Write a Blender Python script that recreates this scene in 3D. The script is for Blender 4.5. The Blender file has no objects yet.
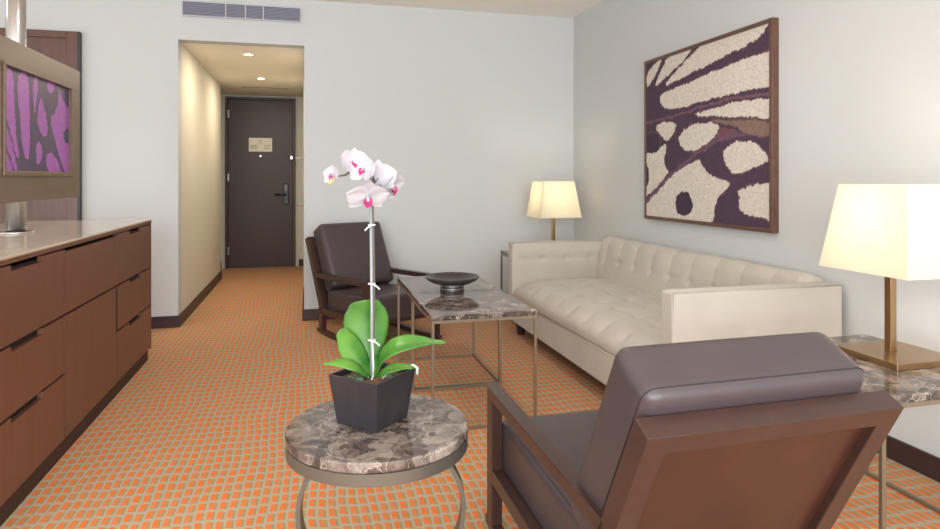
import bpy, bmesh, math, random
import numpy as np
from mathutils import Vector, Matrix, noise as mnoise

random.seed(7)
PI = math.pi
SC = bpy.context.scene
C = SC.collection

# ------------------------------------------------------------------ helpers
def lin(c):
    r = []
    for v in c:
        v = v / 255.0
        r.append(v / 12.92 if v <= 0.04045 else ((v + 0.055) / 1.055) ** 2.4)
    return tuple(r)

def L4(c):
    return (*lin(c), 1.0)

def obj(name, bm, mat=None, parent=None, smooth=False, bevel=0.0, seg=2, label=None):
    me = bpy.data.meshes.new(name)
    bmesh.ops.recalc_face_normals(bm, faces=bm.faces[:])
    bm.to_mesh(me)
    bm.free()
    if smooth:
        for p in me.polygons:
            p.use_smooth = True
    o = bpy.data.objects.new(name, me)
    C.objects.link(o)
    if mat:
        me.materials.append(mat)
    if parent:
        o.parent = parent
    if bevel:
        m = o.modifiers.new('bevel', 'BEVEL')
        m.width = bevel
        m.segments = seg
        m.limit_method = 'ANGLE'
        m.angle_limit = 0.6
    if label:
        o['label'] = label
    return o

def thing(name, label, cat, loc=(0, 0, 0), rz=0.0, group=None):
    o = bpy.data.objects.new(name, None)
    C.objects.link(o)
    o.empty_display_size = 0.05
    o.location = loc
    o.rotation_euler = (0, 0, rz)
    tag(o, label, cat, group)
    return o

def tag(o, label, cat, group=None):
    o['label'] = label
    o['category'] = cat
    if group:
        o['group'] = group
    return o

def struct(name, bm, mat, parent=None, label=None, cat=None, **k):
    o = obj(name, bm, mat, parent, **k)
    if not parent:
        o['kind'] = 'structure'
        if label:
            o['label'] = label
            o['category'] = cat
    return o

def dup(root, loc, rz, label=None):
    def cp(o, par):
        c = o.copy()
        C.objects.link(c)
        if par:
            c.parent = par
        for ch in list(o.children):
            cp(ch, c)
        return c
    r = cp(root, None)
    r.location = loc
    r.rotation_euler = (0, 0, rz)
    if label:
        r['label'] = label
    return r

def box(bm, x0, x1, y0, y1, z0, z1):
    v = [bm.verts.new(p) for p in ((x0, y0, z0), (x1, y0, z0), (x1, y1, z0), (x0, y1, z0),
                                   (x0, y0, z1), (x1, y0, z1), (x1, y1, z1), (x0, y1, z1))]
    for f in ((0, 3, 2, 1), (4, 5, 6, 7), (0, 1, 5, 4), (1, 2, 6, 5), (2, 3, 7, 6), (3, 0, 4, 7)):
        bm.faces.new([v[i] for i in f])
    return bm

def B(x0, x1, y0, y1, z0, z1):
    return box(bmesh.new(), x0, x1, y0, y1, z0, z1)

def hexa(bm, pts):
    """eight corner points: bottom loop then top loop"""
    v = [bm.verts.new(p) for p in pts]
    for f in ((0, 3, 2, 1), (4, 5, 6, 7), (0, 1, 5, 4), (1, 2, 6, 5), (2, 3, 7, 6), (3, 0, 4, 7)):
        bm.faces.new([v[i] for i in f])
    return bm

def prism(bm, poly, axis, a, b):
    """extrude a 2-D polygon along an axis ('x': poly=(y,z); 'y': (x,z); 'z': (x,y))"""
    def P(p, t):
        return {'x': (t, p[0], p[1]), 'y': (p[0], t, p[1]), 'z': (p[0], p[1], t)}[axis]
    lo = [bm.verts.new(P(p, a)) for p in poly]
    hi = [bm.verts.new(P(p, b)) for p in poly]
    n = len(poly)
    bm.faces.new(lo)
    bm.faces.new(hi)
    for i in range(n):
        bm.faces.new((lo[i], lo[(i + 1) % n], hi[(i + 1) % n], hi[i]))
    return bm

def lathe(bm, prof, cx=0, cy=0, n=48, cap=True):
    rings = []
    for r, z in prof:
        if r < 1e-6:
            rings.append([bm.verts.new((cx, cy, z))])
        else:
            rings.append([bm.verts.new((cx + r * math.cos(2 * PI * i / n), cy + r * math.sin(2 * PI * i / n), z)) for i in range(n)])
    for a, b in zip(rings, rings[1:]):
        for i in range(n):
            j = (i + 1) % n
            if len(a) == 1 and len(b) == 1:
                continue
            if len(a) == 1:
                bm.faces.new((a[0], b[j], b[i]))
            elif len(b) == 1:
                bm.faces.new((a[i], a[j], b[0]))
            else:
                bm.faces.new((a[i], a[j], b[j], b[i]))
    if cap:
        for r in (rings[0], rings[-1]):
            if len(r) > 2:
                bm.faces.new(r)
    return bm

def tube(bm, pts, rad, n=10):
    pts = [Vector(p) for p in pts]
    rads = rad if isinstance(rad, (list, tuple)) else [rad] * len(pts)
    rings = []
    up = Vector((0.31, 0.2, 0.93)).normalized()
    for i, p in enumerate(pts):
        t = (pts[min(i + 1, len(pts) - 1)] - pts[max(i - 1, 0)]).normalized()
        s = t.cross(up)
        if s.length < 1e-3:
            s = t.cross(Vector((1, 0, 0)))
        s.normalize()
        u = s.cross(t)
        rings.append([bm.verts.new(p + rads[i] * (math.cos(2 * PI * k / n) * s + math.sin(2 * PI * k / n) * u)) for k in range(n)])
    for a, b in zip(rings, rings[1:]):
        for k in range(n):
            bm.faces.new((a[k], a[(k + 1) % n], b[(k + 1) % n], b[k]))
    bm.faces.new(rings[0])
    bm.faces.new(rings[-1])
    return bm

def cushion(hx, hy, hz, r, n=26, disp=None, fn=None):
    """a rounded box as ONE welded grid surface, disp(p, face_normal) pushes points out, fn maps local to final"""
    bm = bmesh.new()
    def warp(t):                               # denser near edges
        return math.copysign(1 - (1 - abs(t)) ** 1.5, t)
    cache = {}
    def vert(p):
        k = tuple(round(c, 5) for c in p)
        if k in cache:
            return cache[k]
        q = Vector((p[0] * hx, p[1] * hy, p[2] * hz))
        core = Vector((max(-hx + r, min(hx - r, q.x)), max(-hy + r, min(hy - r, q.y)), max(-hz + r, min(hz - r, q.z))))
        d = q - core
        s = core + d.normalized() * r if d.length > 1e-9 else q
        nn = d.normalized() if d.length > 1e-9 else Vector((0, 0, 1))
        if disp:
            s = s + disp(s, nn, p)
        if fn:
            s = Vector(fn(s))
        cache[k] = bm.verts.new(s)
        return cache[k]
    ts = [warp(-1 + 2 * i / n) for i in range(n + 1)]
    for ax in range(3):
        for sg in (-1, 1):
            for i in range(n):
                for j in range(n):
                    qs = []
                    for a, b in ((i, j), (i + 1, j), (i + 1, j + 1), (i, j + 1)):
                        p = [0, 0, 0]
                        p[ax] = sg
                        p[(ax + 1) % 3] = ts[a]
                        p[(ax + 2) % 3] = ts[b]
                        qs.append(vert(p))
                    try:
                        bm.faces.new(qs)
                    except ValueError:
                        pass
    return bm

# ------------------------------------------------------------------ materials
def nodes_of(name):
    m = bpy.data.materials.new(name)
    m.use_nodes = True
    nt = m.node_tree
    return m, nt, nt.nodes['Principled BSDF']

def N(nt, typ, **kw):
    n = nt.nodes.new(typ)
    for k, v in kw.items():
        if k.startswith('i_'):
            n.inputs[int(k[2:])].default_value = v
        else:
            setattr(n, k, v)
    return n

def plain(name, col, rough=0.5, metal=0.0, bump=0.0, bscale=200.0, var=0.0, vscale=3.0, spec=0.5, sheen=0.0):
    m, nt, p = nodes_of(name)
    p.inputs['Base Color'].default_value = L4(col)
    p.inputs['Roughness'].default_value = rough
    p.inputs['Metallic'].default_value = metal
    p.inputs['Specular IOR Level'].default_value = spec
    if sheen:
        p.inputs['Sheen Weight'].default_value = sheen
        p.inputs['Sheen Roughness'].default_value = 0.5
    tc = N(nt, 'ShaderNodeTexCoord')
    if var:
        nz = N(nt, 'ShaderNodeTexNoise')
        nz.inputs['Scale'].default_value = vscale
        nz.inputs['Detail'].default_value = 4
        nt.links.new(tc.outputs['Object'], nz.inputs['Vector'])
        rp = N(nt, 'ShaderNodeValToRGB')
        lo = lin(tuple(c * (1 - var) for c in col))
        hi = lin(tuple(min(255, c * (1 + var)) for c in col))
        rp.color_ramp.elements[0].position = 0.3
        rp.color_ramp.elements[1].position = 0.7
        rp.color_ramp.elements[0].color = (*lo, 1)
        rp.color_ramp.elements[1].color = (*hi, 1)
        nt.links.new(nz.outputs['Fac'], rp.inputs['Fac'])
        nt.links.new(rp.outputs['Color'], p.inputs['Base Color'])
    if bump:
        b = N(nt, 'ShaderNodeTexNoise')
        b.inputs['Scale'].default_value = bscale
        nt.links.new(tc.outputs['Object'], b.inputs['Vector'])
        bn = N(nt, 'ShaderNodeBump')
        bn.inputs['Strength'].default_value = bump
        bn.inputs['Distance'].default_value = 0.002
        nt.links.new(b.outputs['Fac'], bn.inputs['Height'])
        nt.links.new(bn.outputs['Normal'], p.inputs['Normal'])
    return m

def wood(name, dark, light, axis='z', rough=0.4, scale=14.0):
    m, nt, p = nodes_of(name)
    tc = N(nt, 'ShaderNodeTexCoord')
    mp = N(nt, 'ShaderNodeMapping')
    st = {'x': (0.06, 1, 1), 'y': (1, 0.06, 1), 'z': (1, 1, 0.06)}[axis]
    mp.inputs['Scale'].default_value = st
    nt.links.new(tc.outputs['Object'], mp.inputs['Vector'])
    nz = N(nt, 'ShaderNodeTexNoise')
    nz.inputs['Scale'].default_value = scale * 4
    nz.inputs['Detail'].default_value = 6
    nz.inputs['Roughness'].default_value = 0.65
    nt.links.new(mp.outputs['Vector'], nz.inputs['Vector'])
    rp = N(nt, 'ShaderNodeValToRGB')
    rp.color_ramp.elements[0].position = 0.3
    rp.color_ramp.elements[1].position = 0.72
    rp.color_ramp.elements[0].color = L4(dark)
    rp.color_ramp.elements[1].color = L4(light)
    nt.links.new(nz.outputs['Fac'], rp.inputs['Fac'])
    nt.links.new(rp.outputs['Color'], p.inputs['Base Color'])
    p.inputs['Roughness'].default_value = rough
    return m

def marble(name, rough=0.07):
    m, nt, p = nodes_of(name)
    tc = N(nt, 'ShaderNodeTexCoord')
    ds = N(nt, 'ShaderNodeTexNoise')
    ds.inputs['Scale'].default_value = 14
    ds.inputs['Detail'].default_value = 5
    nt.links.new(tc.outputs['Object'], ds.inputs['Vector'])
    mx = N(nt, 'ShaderNodeMixRGB', blend_type='LINEAR_LIGHT')
    mx.inputs['Fac'].default_value = 0.07
    nt.links.new(tc.outputs['Object'], mx.inputs['Color1'])
    nt.links.new(ds.outputs['Color'], mx.inputs['Color2'])
    cl = N(nt, 'ShaderNodeTexNoise')
    cl.inputs['Scale'].default_value = 19
    cl.inputs['Detail'].default_value = 9
    cl.inputs['Roughness'].default_value = 0.62
    nt.links.new(mx.outputs['Color'], cl.inputs['Vector'])
    base = N(nt, 'ShaderNodeValToRGB')
    e = base.color_ramp.elements
    e[0].position = 0.30
    e[0].color = L4((54, 46, 42))
    e[1].position = 0.74
    e[1].color = L4((150, 138, 128))
    k = e.new(0.45)
    k.color = L4((88, 76, 70))
    k = e.new(0.58)
    k.color = L4((122, 110, 102))
    cell = N(nt, 'ShaderNodeTexVoronoi')
    cell.inputs['Scale'].default_value = 20
    nt.links.new(mx.outputs['Color'], cell.inputs['Vector'])
    cs = N(nt, 'ShaderNodeSeparateColor')
    nt.links.new(cell.outputs['Color'], cs.inputs[0])
    mm = N(nt, 'ShaderNodeMath', operation='MULTIPLY_ADD')
    mm.inputs[1].default_value = 0.22
    nt.links.new(cs.outputs[0], mm.inputs[0])
    sub = N(nt, 'ShaderNodeMath', operation='SUBTRACT')
    sub.inputs[1].default_value = 0.11
    nt.links.new(cl.outputs['Fac'], sub.inputs[0])
    nt.links.new(sub.outputs[0], mm.inputs[2])
    nt.links.new(mm.outputs[0], base.inputs['Fac'])
    vo = N(nt, 'ShaderNodeTexVoronoi', feature='DISTANCE_TO_EDGE')
    vo.inputs['Scale'].default_value = 20
    nt.links.new(mx.outputs['Color'], vo.inputs['Vector'])
    vr = N(nt, 'ShaderNodeValToRGB')
    vr.color_ramp.elements[0].position = 0.0
    vr.color_ramp.elements[0].color = (1, 1, 1, 1)
    vr.color_ramp.elements[1].position = 0.028
    vr.color_ramp.elements[1].color = (0, 0, 0, 1)
    nt.links.new(vo.outputs['Distance'], vr.inputs['Fac'])
    vm = N(nt, 'ShaderNodeMath', operation='MULTIPLY')
    nt.links.new(vr.outputs['Color'], vm.inputs[0])
    pn = N(nt, 'ShaderNodeTexNoise')
    pn.inputs['Scale'].default_value = 5
    nt.links.new(tc.outputs['Object'], pn.inputs['Vector'])
    pr = N(nt, 'ShaderNodeMapRange')
    pr.inputs[1].default_value = 0.42
    pr.inputs[2].default_value = 0.62
    pr.inputs[3].default_value = 0.0
    pr.inputs[4].default_value = 0.6
    nt.links.new(pn.outputs['Fac'], pr.inputs[0])
    nt.links.new(pr.outputs[0], vm.inputs[1])
    mv = N(nt, 'ShaderNodeMixRGB')
    nt.links.new(vm.outputs[0], mv.inputs['Fac'])
    nt.links.new(base.outputs['Color'], mv.inputs['Color1'])
    mv.inputs['Color2'].default_value = L4((214, 198, 180))
    nt.links.new(mv.outputs['Color'], p.inputs['Base Color'])
    p.inputs['Roughness'].default_value = rough
    return m

def carpet(name):
    m, nt, p = nodes_of(name)
    lk = nt.links.new
    tc = N(nt, 'ShaderNodeTexCoord')
    sep = N(nt, 'ShaderNodeSeparateXYZ')
    dn = N(nt, 'ShaderNodeTexNoise')
    dn.inputs['Scale'].default_value = 2.2
    dn.inputs['Detail'].default_value = 2
    lk(tc.outputs['Object'], dn.inputs['Vector'])
    ds = N(nt, 'ShaderNodeSeparateXYZ')
    lk(dn.outputs['Color'], ds.inputs[0])
    lk(tc.outputs['Object'], sep.inputs[0])
    def M(op, a, b=None, c=None):
        n = N(nt, 'ShaderNodeMath', operation=op)
        for i, v in enumerate((a, b, c)):
            if v is None:
                continue
            if isinstance(v, (int, float)):
                n.inputs[i].default_value = v
            else:
                lk(v, n.inputs[i])
        return n.outputs[0]
    PX, PY = 0.0325, 0.0635
    wy = M('MULTIPLY_ADD', ds.outputs[1], 0.08, sep.outputs[1])
    V = M('DIVIDE', wy, PY)
    wx = M('MULTIPLY_ADD', ds.outputs[0], 0.06, sep.outputs[0])
    U = M('DIVIDE', wx, PX)
    u = M('FRACT', U)
    # rows step a little from column to column
    hz = N(nt, 'ShaderNodeTexWhiteNoise', noise_dimensions='1D')
    lk(M('FLOOR', U), hz.inputs['W'])
    V2 = M('MULTIPLY_ADD', hz.outputs['Value'], 0.16, V)
    v = M('FRACT', V2)
    cell = N(nt, 'ShaderNodeTexWhiteNoise', noise_dimensions='2D')
    cv = N(nt, 'ShaderNodeCombineXYZ')
    lk(M('FLOOR', U), cv.inputs[0])
    lk(M('FLOOR', V2), cv.inputs[1])
    lk(cv.outputs[0], cell.inputs['Vector'])
    def band(x, a, b, s):
        up = N(nt, 'ShaderNodeMapRange', interpolation_type='SMOOTHSTEP')
        up.inputs[1].default_value = a - s
        up.inputs[2].default_value = a + s
        lk(x, up.inputs[0])
        dnn = N(nt, 'ShaderNodeMapRange', interpolation_type='SMOOTHSTEP')
        dnn.inputs[1].default_value = b - s
        dnn.inputs[2].default_value = b + s
        dnn.inputs[3].default_value = 1
        dnn.inputs[4].default_value = 0
        lk(x, dnn.inputs[0])
        return M('MULTIPLY', up.outputs[0], dnn.outputs[0])
    rowm = band(v, 0.12, 0.88, 0.07)
    om = M('MULTIPLY', band(u, 0.10, 0.63, 0.09), rowm)
    gm = M('MULTIPLY', band(u, 0.55, 0.86, 0.10), band(v, 0.06, 0.80, 0.06))
    orr = N(nt, 'ShaderNodeValToRGB')
    e = orr.color_ramp.elements
    e[0].color = L4((208, 128, 80))
    e[1].color = L4((226, 116, 54))
    lk(cell.outputs['Value'], orr.inputs['Fac'])
    m1 = N(nt, 'ShaderNodeMixRGB')
    m1.inputs['Color1'].default_value = L4((174, 163, 140))
    m1.inputs['Color2'].default_value = L4((152, 140, 98))
    lk(gm, m1.inputs['Fac'])
    m2 = N(nt, 'ShaderNodeMixRGB')
    lk(om, m2.inputs['Fac'])
    lk(m1.outputs[0], m2.inputs['Color1'])
    lk(orr.outputs['Color'], m2.inputs['Color2'])
    lk(m2.outputs[0], p.inputs['Base Color'])
    p.inputs['Roughness'].default_value = 0.95
    p.inputs['Specular IOR Level'].default_value = 0.1
    bz = N(nt, 'ShaderNodeTexNoise')
    bz.inputs['Scale'].default_value = 450
    lk(tc.outputs['Object'], bz.inputs['Vector'])
    bn = N(nt, 'ShaderNodeBump')
    bn.inputs['Strength'].default_value = 0.35
    bn.inputs['Distance'].default_value = 0.003
    lk(bz.outputs['Fac'], bn.inputs['Height'])
    lk(bn.outputs['Normal'], p.inputs['Normal'])
    return m

def emis(name, col, strength):
    m, nt, p = nodes_of(name)
    p.inputs['Base Color'].default_value = L4(col)
    p.inputs['Emission Color'].default_value = L4(col)
    p.inputs['Emission Strength'].default_value = strength
    return m

def attr_mat(name, rough=0.8, emit=0.0, bump=0.0):
    m, nt, p = nodes_of(name)
    a = N(nt, 'ShaderNodeAttribute')
    a.attribute_name = 'tone'
    tc = N(nt, 'ShaderNodeTexCoord')
    nz = N(nt, 'ShaderNodeTexNoise')
    nz.inputs['Scale'].default_value = 80
    nz.inputs['Detail'].default_value = 8
    nz.inputs['Roughness'].default_value = 0.7
    nt.links.new(tc.outputs['Object'], nz.inputs['Vector'])
    mr = N(nt, 'ShaderNodeMapRange')
    mr.inputs[1].default_value = 0.3
    mr.inputs[2].default_value = 0.7
    mr.inputs[3].default_value = 0.72
    mr.inputs[4].default_value = 1.22
    nt.links.new(nz.outputs['Fac'], mr.inputs[0])
    mx = N(nt, 'ShaderNodeVectorMath', operation='SCALE')
    nt.links.new(a.outputs['Color'], mx.inputs[0])
    nt.links.new(mr.outputs[0], mx.inputs['Scale'])
    nt.links.new(mx.outputs[0], p.inputs['Base Color'])
    p.inputs['Roughness'].default_value = rough
    if emit:
        nt.links.new(mx.outputs[0], p.inputs['Emission Color'])
        p.inputs['Emission Strength'].default_value = emit
    if bump:
        bn = N(nt, 'ShaderNodeBump')
        bn.inputs['Strength'].default_value = bump
        bn.inputs['Distance'].default_value = 0.004
        nt.links.new(nz.outputs['Fac'], bn.inputs['Height'])
        nt.links.new(bn.outputs['Normal'], p.inputs['Normal'])
    return m

M_WALL = plain('wall_paint', (199, 200, 198), 0.9, spec=0.2)
M_CEIL = plain('ceiling_paint', (240, 236, 228), 0.9, spec=0.2)
M_HALL = plain('hall_paint', (212, 208, 194), 0.9, spec=0.2)
M_BASE = plain('baseboard_stain', (58, 38, 36), 0.45, var=0.06)
M_CARPET = carpet('patterned_carpet')
M_DRESSER = wood('dresser_veneer', (104, 65, 49), (114, 73, 56), 'z', 0.42, 9)
M_GAP = plain('dark_recess', (30, 22, 22), 0.7)
M_TOPSTONE = plain('cream_lacquer_top', (196, 182, 162), 0.12, var=0.03, vscale=2)
M_TVFRAME = wood('bronze_laminate', (106, 86, 69), (118, 97, 78), 'y', 0.38, 8)
M_STEEL = plain('brushed_steel', (200, 200, 198), 0.28, 1.0)
M_DARKWOOD = wood('dark_door_veneer', (58, 41, 38), (65, 47, 43), 'z', 0.45, 10)
M_PANELWOOD = wood('wall_panel_veneer', (88, 60, 52), (106, 75, 64), 'z', 0.3, 8)
M_CHAIRWOOD = wood('chair_walnut', (56, 37, 33), (66, 44, 38), 'y', 0.3, 7)
M_CHAIRPANEL = wood('chair_back_veneer', (56, 31, 25), (68, 38, 30), 'z', 0.34, 4)
M_LEATHER = plain('brown_leather', (68, 58, 60), 0.36, bump=0.12, bscale=260, var=0.04, vscale=5)
M_THREAD = plain('seam_thread', (40, 33, 35), 0.7)
M_FABRIC = plain('oatmeal_fabric', (186, 178, 165), 0.95, bump=0.25, bscale=500, var=0.02, vscale=6, spec=0.2, sheen=0.2)
M_PIPING = plain('oatmeal_piping', (170, 161, 147), 0.95)
M_FOOT = plain('dark_sofa_foot', (48, 32, 30), 0.4)
M_MARBLE = marble('brown_marble')
M_BRONZE = plain('brushed_bronze', (150, 136, 116), 0.4, 0.8)
M_GUNMETAL = plain('grey_metal', (112, 106, 96), 0.42, 0.6)
M_BRASS = plain('antique_brass', (180, 150, 112), 0.28, 1.0)
M_BLACKPOT = wood('black_planter', (36, 33, 37), (48, 43, 47), 'z', 0.42, 12)
M_BOWL = plain('dark_bowl_glaze', (58, 50, 48), 0.24, var=0.1, vscale=20)
M_BAND = plain('pewter_band', (150, 150, 152), 0.35, 0.8)
M_VENT = plain('grey_vent_metal', (160, 160, 172), 0.5)
M_VENTBACK = plain('vent_interior', (110, 110, 124), 0.8)
M_WHITE = plain('white_plastic', (232, 230, 224), 0.5)
M_CARD = plain('notice_card', (240, 234, 218), 0.7)
M_INK = plain('grey_print', (150, 144, 130), 0.8)
M_BLACK = plain('black_plastic', (26, 25, 28), 0.35)
M_CHROME = plain('satin_chrome', (205, 200, 190), 0.25, 1.0)
M_PICFRAME = wood('picture_frame_walnut', (84, 58, 46), (104, 74, 58), 'y', 0.42, 10)
M_ART = attr_mat('woven_wing_art', 0.95, 0, 0.9)
M_SCREEN = attr_mat('screen_picture', 0.3, 0.22)
M_BARK = plain('bark_mix', (92, 62, 44), 0.95, bump=0.6, bscale=80, var=0.35, vscale=60)
M_MOSS = plain('grey_green_moss', (96, 108, 84), 0.95, bump=0.8, bscale=120, var=0.25, vscale=80)
M_ROOT = plain('pale_root', (214, 208, 198), 0.6)
M_STAKE = plain('grey_stake', (138, 140, 146), 0.35)
M_STEM = plain('dark_stem', (92, 84, 62), 0.5)
M_CLIP = plain('green_clip', (66, 150, 116), 0.4)
M_MAGENTA = plain('magenta_lip', (170, 40, 104), 0.5, var=0.15, vscale=80)

def leaf_mat():
    m, nt, p = nodes_of('orchid_leaf_green')
    tc = N(nt, 'ShaderNodeTexCoord')
    nz = N(nt, 'ShaderNodeTexNoise')
    nz.inputs['Scale'].default_value = 9
    nt.links.new(tc.outputs['Object'], nz.inputs['Vector'])
    rp = N(nt, 'ShaderNodeValToRGB')
    rp.color_ramp.elements[0].position = 0.3
    rp.color_ramp.elements[0].color = L4((44, 98, 34))
    rp.color_ramp.elements[1].position = 0.7
    rp.color_ramp.elements[1].color = L4((96, 144, 56))
    nt.links.new(nz.outputs['Fac'], rp.inputs['Fac'])
    nt.links.new(rp.outputs[0], p.inputs['Base Color'])
    p.inputs['Roughness'].default_value = 0.32
    p.inputs['Subsurface Weight'].default_value = 0.15
    p.inputs['Subsurface Radius'].default_value = (0.01, 0.02, 0.005)
    return m
M_LEAF = leaf_mat()

def petal_mat():
    m, nt, p = nodes_of('white_petal')
    p.inputs['Base Color'].default_value = L4((200, 197, 203))
    p.inputs['Roughness'].default_value = 0.6
    out = nt.nodes['Material Output']
    tr = N(nt, 'ShaderNodeBsdfTranslucent')
    tr.inputs['Color'].default_value = L4((206, 200, 208))
    mx = N(nt, 'ShaderNodeMixShader')
    mx.inputs[0].default_value = 0.25
    nt.links.new(p.outputs[0], mx.inputs[1])
    nt.links.new(tr.outputs[0], mx.inputs[2])
    nt.links.new(mx.outputs[0], out.inputs[0])
    return m
M_PETAL = petal_mat()

def shade_mat():
    m, nt, p = nodes_of('white_lampshade')
    out = nt.nodes['Material Output']
    df = N(nt, 'ShaderNodeBsdfDiffuse')
    df.inputs['Color'].default_value = L4((228, 224, 212))
    tr = N(nt, 'ShaderNodeBsdfTranslucent')
    tr.inputs['Color'].default_value = L4((246, 240, 222))
    mx = N(nt, 'ShaderNodeMixShader')
    mx.inputs[0].default_value = 0.55
    nt.links.new(df.outputs[0], mx.inputs[1])
    nt.links.new(tr.outputs[0], mx.inputs[2])
    nt.links.new(mx.outputs[0], out.inputs[0])
    return m
M_SHADE = shade_mat()

def glass_mat():
    m, nt, p = nodes_of('window_glass')
    out = nt.nodes['Material Output']
    t = N(nt, 'ShaderNodeBsdfTransparent')
    g = N(nt, 'ShaderNodeBsdfGlossy')
    g.inputs['Roughness'].default_value = 0.02
    mx = N(nt, 'ShaderNodeMixShader')
    mx.inputs[0].default_value = 0.06
    nt.links.new(t.outputs[0], mx.inputs[1])
    nt.links.new(g.outputs[0], mx.inputs[2])
    nt.links.new(mx.outputs[0], out.inputs[0])
    return m
M_GLASS = glass_mat()
M_BULB = emis('lamp_bulb', (255, 226, 176), 12)
M_DOWN = emis('downlight_glow', (255, 240, 205), 14)

# ------------------------------------------------------------------ room shell
XR, YB, ZC = 2.2275, 5.10, 2.494
XL, YF = -4.2, -1.6
HXL, HXR, HYE, HZC = -0.934, -0.03, 8.3, 2.137
HYM = 7.44
T = 0.12

struct('floor', B(XL - T, XR + T, YF - T, HYE + T, -0.1, 0.0), M_CARPET)
struct('ceiling', B(XL - T, XR + T, YF - T, YB, ZC, ZC + 0.1), M_CEIL)
wb = bmesh.new()
box(wb, XL - T, HXL - 0.001, YB, YB + T, 0, ZC + 0.1)
box(wb, HXR + 0.001, XR + T, YB, YB + T, 0, ZC + 0.1)
box(wb, HXL - 0.001, HXR + 0.001, YB, YB + T, HZC, ZC + 0.1)
struct('wall_back', wb, M_WALL)
struct('wall_right', B(XR, XR + T, YF - T, YB, 0, ZC), M_WALL)
def wall_with_hole(name, horiz, fix, a0, a1, h0, h1, z0, z1):
    bm = bmesh.new()
    f0, f1 = sorted(fix)
    def bb(p0, p1, zz0, zz1):
        if horiz:
            box(bm, p0, p1, f0, f1, zz0, zz1)
        else:
            box(bm, f0, f1, p0, p1, zz0, zz1)
    bb(a0, h0, 0, ZC)
    bb(h1, a1, 0, ZC)
    bb(h0, h1, 0, z0)
    bb(h0, h1, z1, ZC)
    return struct(name, bm, M_WALL)
wall_with_hole('wall_rear', True, (YF, YF - T), XL, XR, -3.6, 2.0, 0.25, 2.3)
wall_with_hole('wall_left', False, (XL, XL - T), YF, YB, -0.6, 3.6, 0.25, 2.3)
# hallway beyond the opening
hl = bmesh.new()
box(hl, HXL - T, HXL, YB + T, HYM, 0, HZC)
box(hl, HXL - 1.1, HXL - T, HYM - T, HYM, 0, HZC)
struct('wall_hall_left', hl, M_HALL)
struct('wall_hall_right', B(HXR, HXR + T, YB + T, HYE, 0, HZC), M_HALL)
struct('wall_hall_end', B(HXL - 1.1, HXR + T, HYE, HYE + T, 0, HZC), M_HALL)
struct('wall_hall_closet', B(HXL - 1.1 - T, HXL - 1.1, HYM, HYE, 0, HZC), M_HALL)
struct('ceiling_hall', B(HXL - 1.1, HXR + T, YB + T, HYE + T, HZC, HZC + 0.1), plain('hall_ceiling_paint', (238, 232, 218), 0.9, spec=0.2))
struct('trim_1', B(-0.72, -0.22, 7.52, 7.56, HZC - 0.004, HZC), plain('hatch_edge', (170, 150, 122), 0.8),
       label='narrow slot in the hallway ceiling near the entrance door', cat='ceiling slot')

def base(name, bm):
    struct(name, bm, M_BASE, bevel=0.002)
BH, BT = 0.086, 0.014
base('baseboard_back_left', B(XL, HXL + BT, YB - BT, YB, 0, BH))
base('baseboard_back_right', B(HXR - BT, XR, YB - BT, YB, 0, BH))
base('baseboard_right', B(XR - BT, XR, YF, YB - BT, 0, BH))
base('baseboard_hall_left', B(HXL, HXL + BT, YB, HYM, 0, BH))
base('baseboard_hall_right', B(HXR - BT, HXR, YB, 6.15, 0, BH))
be = bmesh.new()
box(be, HXL - 1.1, -1.03, HYE - BT, HYE, 0, BH)
box(be, -0.115, HXR, HYE - BT, HYE, 0, BH)
base('baseboard_hall_end', be)

# entrance door at the end of the hallway
dx0, dx1, dzt = -0.983, -0.157, 2.112
d1 = struct('door_1', B(dx0 + 0.035, dx1 - 0.035, HYE - 0.03, HYE - 0.002, 0.006, dzt - 0.035), M_DARKWOOD,
            label='dark wood entrance door at the end of the hallway', cat='door', bevel=0.002)
fr = bmesh.new()
box(fr, dx0, dx0 + 0.032, HYE - 0.045, HYE, 0, dzt)
box(fr, dx1 - 0.032, dx1, HYE - 0.045, HYE, 0, dzt)
box(fr, dx0 + 0.032, dx1 - 0.032, HYE - 0.045, HYE, dzt - 0.032, dzt)
obj('door_frame', fr, M_DARKWOOD, d1, bevel=0.002)
nc = obj('notice_card', B(-0.71, -0.435, HYE - 0.034, HYE - 0.03, 1.44, 1.61), M_CARD, d1, label='cream notice card')
ink = bmesh.new()
for zz, xa, xb in ((1.575, -0.60, -0.545), (1.515, -0.69, -0.60), (1.50, -0.69, -0.62), (1.485, -0.69, -0.60), (1.47, -0.69, -0.615),
                   (1.515, -0.53, -0.455), (1.495, -0.53, -0.46), (1.475, -0.53, -0.455), (1.545, -0.60, -0.55)):
    box(ink, xa, xb, HYE - 0.0348, HYE - 0.034, zz, zz + 0.006)
obj('print', ink, M_INK, nc)
pe = bmesh.new()
lathe(pe, [(0.0, 0), (0.011, 0), (0.011, 0.006), (0.0, 0.006)], n=16)
pe.transform(Matrix.Translation((-0.572, HYE - 0.03, 1.385)) @ Matrix.Rotation(PI / 2, 4, 'X'))
obj('peephole', pe, M_CHROME, d1)
for z in (0.22, 1.12, 1.90):
    obj('hinge', B(dx0 + 0.028, dx0 + 0.046, HYE - 0.05, HYE - 0.028, z - 0.05, z + 0.05), M_CHROME, d1, bevel=0.003)
lk = obj('door_lock', B(-0.302, -0.238, HYE - 0.05, HYE - 0.03, 0.785, 1.045), M_BLACK, d1, bevel=0.008, label='black card lock')
hb = bmesh.new()
tube(hb, [(-0.27, HYE - 0.05, 0.905), (-0.27, HYE - 0.085, 0.905), (-0.29, HYE - 0.09, 0.905), (-0.40, HYE - 0.088, 0.905)], 0.011, 10)
obj('door_handle', hb, M_BLACK, lk, smooth=True)
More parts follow.
